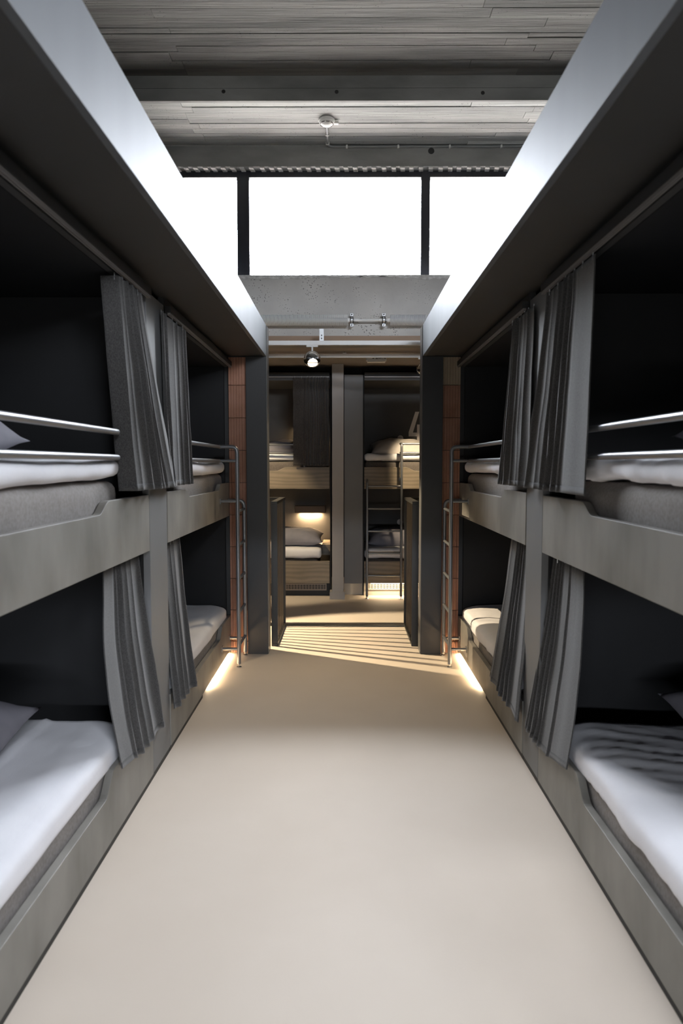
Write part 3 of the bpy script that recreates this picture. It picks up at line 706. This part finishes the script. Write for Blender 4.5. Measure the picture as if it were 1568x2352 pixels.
M['far_jersey'] = mk('brown_jersey', (.11, .095, .085), (.14, .122, .11), scale=90, rough=.92, bump=.2, bscale=16, spec=.15)
def far_bed(x0, x1, up, label, seed, mx0, mx1):
    z = 1.331 if up else .261
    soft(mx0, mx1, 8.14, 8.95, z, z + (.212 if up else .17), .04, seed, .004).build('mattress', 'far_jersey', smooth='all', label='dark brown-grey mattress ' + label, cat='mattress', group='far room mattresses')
    d0 = 1.548 if up else .436
    soft(x0, x1, 8.12, 8.94, d0, d0 + (.078 if up else .115), .038, seed + 1, .009, fq=6).build('duvet', 'sheet', smooth='all', label='white duvet ' + label, cat='duvet', group='far room duvets')
far_bed(-2.1, -.3, True, 'on the upper bunk half behind the drawn curtain', 41, -2.12, -.2)
far_bed(-2.1, -.26, False, 'under the reading lamp left of the column', 43, -2.12, -.30)
far_bed(.228, 2.1, True, 'on the upper bunk below the numeral', 45, .228, 2.1)
far_bed(.228, 2.1, False, 'on the lower bunk behind the ladder right of the column', 47, .228, 2.1)
B().box(-.265, -.17, 8.45, 9.02, .44, .56).build('shelf_box', 'far_panel', bevel=.003, label='small wooden ledge at the pillow end of the lower left far bunk', cat='shelf')
GF = 'pillows in the far room'
pillow('pillow', (-.72, 8.62, 1.70), .56, .5, .17, (.1, 0, .05), 5, 'pillow', label='grey pillow behind rails left of the drawn curtain in the far upper bunk', cat='pillow', group=GF)
pillow('pillow', (-.56, 8.50, .645), .62, .52, .20, (.12, .03, 0), 6, 'pillow', label='plump grey pillow under the reading lamp', cat='pillow', group=GF)
pillow('pillow', (.64, 8.55, 1.685), .70, .5, .20, (.25, 0, 0), 7, 'cream_pillow', label='cream pillow below the numeral on the far right upper bunk', cat='pillow', group=GF)
pillow('pillow', (.60, 8.55, .635), .68, .5, .19, (.2, 0, .0), 8, 'pillow', label='grey pillow seen through the ladder on the far right lower bunk', cat='pillow', group=GF)
ladder(lambda s, o, z: (s, PY - o, z), .632, .252, 1, 2.0, .105, 'dark tubular ladder with guard rails at the far room right bunk', 0)
t = thing('guard_rails', (-1.2, 8.08, 1.6), 'dark guard rails across the far room left upper bunk', 'guard rail')
for z in (1.729, 1.632): B().tube([(-2.195, PY - .02, z), (-.45, PY - .02, z)], .0125).build('guard_rail', 'tube', t, smooth=True)
B().tube([(-.45, PY - .02, 1.478), (-.45, PY - .02, 1.735)], .0125).build('upright', 'tube', t, smooth=True)
B().tube([(-2.18, PY - .02, 1.478), (-2.18, PY - .02, 1.735)], .0125).build('upright', 'tube', t, smooth=True)

# reading lamps of the left far bunk
def reading_lamp(x, z, label, power):
    t = thing('reading_lamp', (x, 8.95, z), label, 'lamp', 'reading lamps')
    b = B(); b.box(x - .19, x + .19, 8.90, 9.0295, z + .02, z + .108).build('housing', 'lamp_box', t, bevel=.004)
    B().box(x - .13, x + .13, 8.955, 9.0, z + .0192, z + .0199).build('diffuser', 'warm_lens', t)
    B().lathe([(0, 0), (0, .006), (.006, .006)], (x, 8.92, z + .013), (0, 0, 1), 10).build('switch', 'zinc', t)
    l = bpy.data.lights.new('lamp_light', 'AREA'); l.shape = 'RECTANGLE'; l.size = .26; l.size_y = .045; l.energy = power; l.color = (1, .68, .36)
    q = bpy.data.objects.new('lamp_light', l); COL.objects.link(q); q.parent = t; q.location = (0, .045, .012)
reading_lamp(-.427, .885, 'box-shaped reading lamp glowing over the pillow left of the column', 9)
reading_lamp(-.427, 1.96, 'reading lamp hidden behind the drawn far curtain', 3)

# painted numeral on the wall of the right far bunk: a dot and a 4, and a dot below
def numeral(pts, name, label):
    B().prism(pts, lambda x, z: (x, 9.0295, z), lambda x, z: (x, 9.0275, z)).build(name, 'numeral', label=label, cat='numeral', group='painted numerals')
def px(cx, cy):                                       # crop measurements -> metres on the wall at 9.03
    k = 9.03 / 1650 / 7.35
    return (.664 + (cx - 905) * k, 1.837 - (cy - 1370) * k)
numeral([px(*p) for p in ((1197, 933), (1263, 933), (1160, 1280), (1228, 1280), (1228, 1145), (1296, 1145), (1296, 1280), (1340, 1280), (1340, 1343), (1296, 1343), (1296, 1470), (1228, 1470), (1228, 1343), (1088, 1343), (1088, 1275))], 'wall_numeral', 'pale figure 4 painted on the far right bunk wall')
for zc, lb in ((1.833, 'pale dot painted before the figure 4'), (.783, 'pale dot painted on the lower far right bunk wall')):
    numeral([(.697 + .037 * math.cos(i / 28 * 6.2832), zc + .037 * math.sin(i / 28 * 6.2832)) for i in range(28)], 'wall_dot', lb)

# ------------------------------------------------------------------ smoke detector and conduit
t = thing('smoke_detector', (-.144, 6.02, 4.25), 'white smoke detector on the bright concrete ceiling', 'smoke detector')
c = (-.144, 6.02, 4.294)
B().lathe([(0, 0), (0, .066), (.014, .066), (.016, .058)], c, (0, 0, -1), 32).build('base', 'plastic', t, smooth=True)
B().lathe([(.016, .062), (.028, .060), (.044, .040), (.052, .022), (.053, 0)], c, (0, 0, -1), 32).build('sensor_head', 'plastic', t, smooth=True)
for k in range(8):
    q = k / 8 * 6.2832 + .2; p = Vector((c[0] + .052 * math.cos(q), c[1] + .052 * math.sin(q), c[2] - .036)); d = Vector((-math.sin(q), math.cos(q), 0)) * .014
    B().tube([p - d, p + d], .003, 6).build('slot', 'mark', t)
B().box(-.085, -.05, 6.03, 6.06, 4.27, 4.292).build('indicator_tab', 'plastic', t, bevel=.003)
t = thing('conduit', (.5, 6.4, 4.26), 'grey conduit running from the smoke detector along the lintel', 'conduit')
B().tube(path((-.146, 6.08, 4.282), (-.146, 6.485, 4.282), (3.3, 6.485, 4.282), r=.06), .0105, 10).build('pipe', 'conduit', t, smooth=True)
for x in (.02, .47, .92, 1.37, 1.82): B().box(x - .008, x + .008, 6.470, 6.497, 4.268, 4.2935).build('clip', 'plastic', t, bevel=.002)
for y in (6.25, 6.42): B().box(-.162, -.130, y - .008, y + .008, 4.269, 4.2935).build('clip', 'plastic', t, bevel=.002)
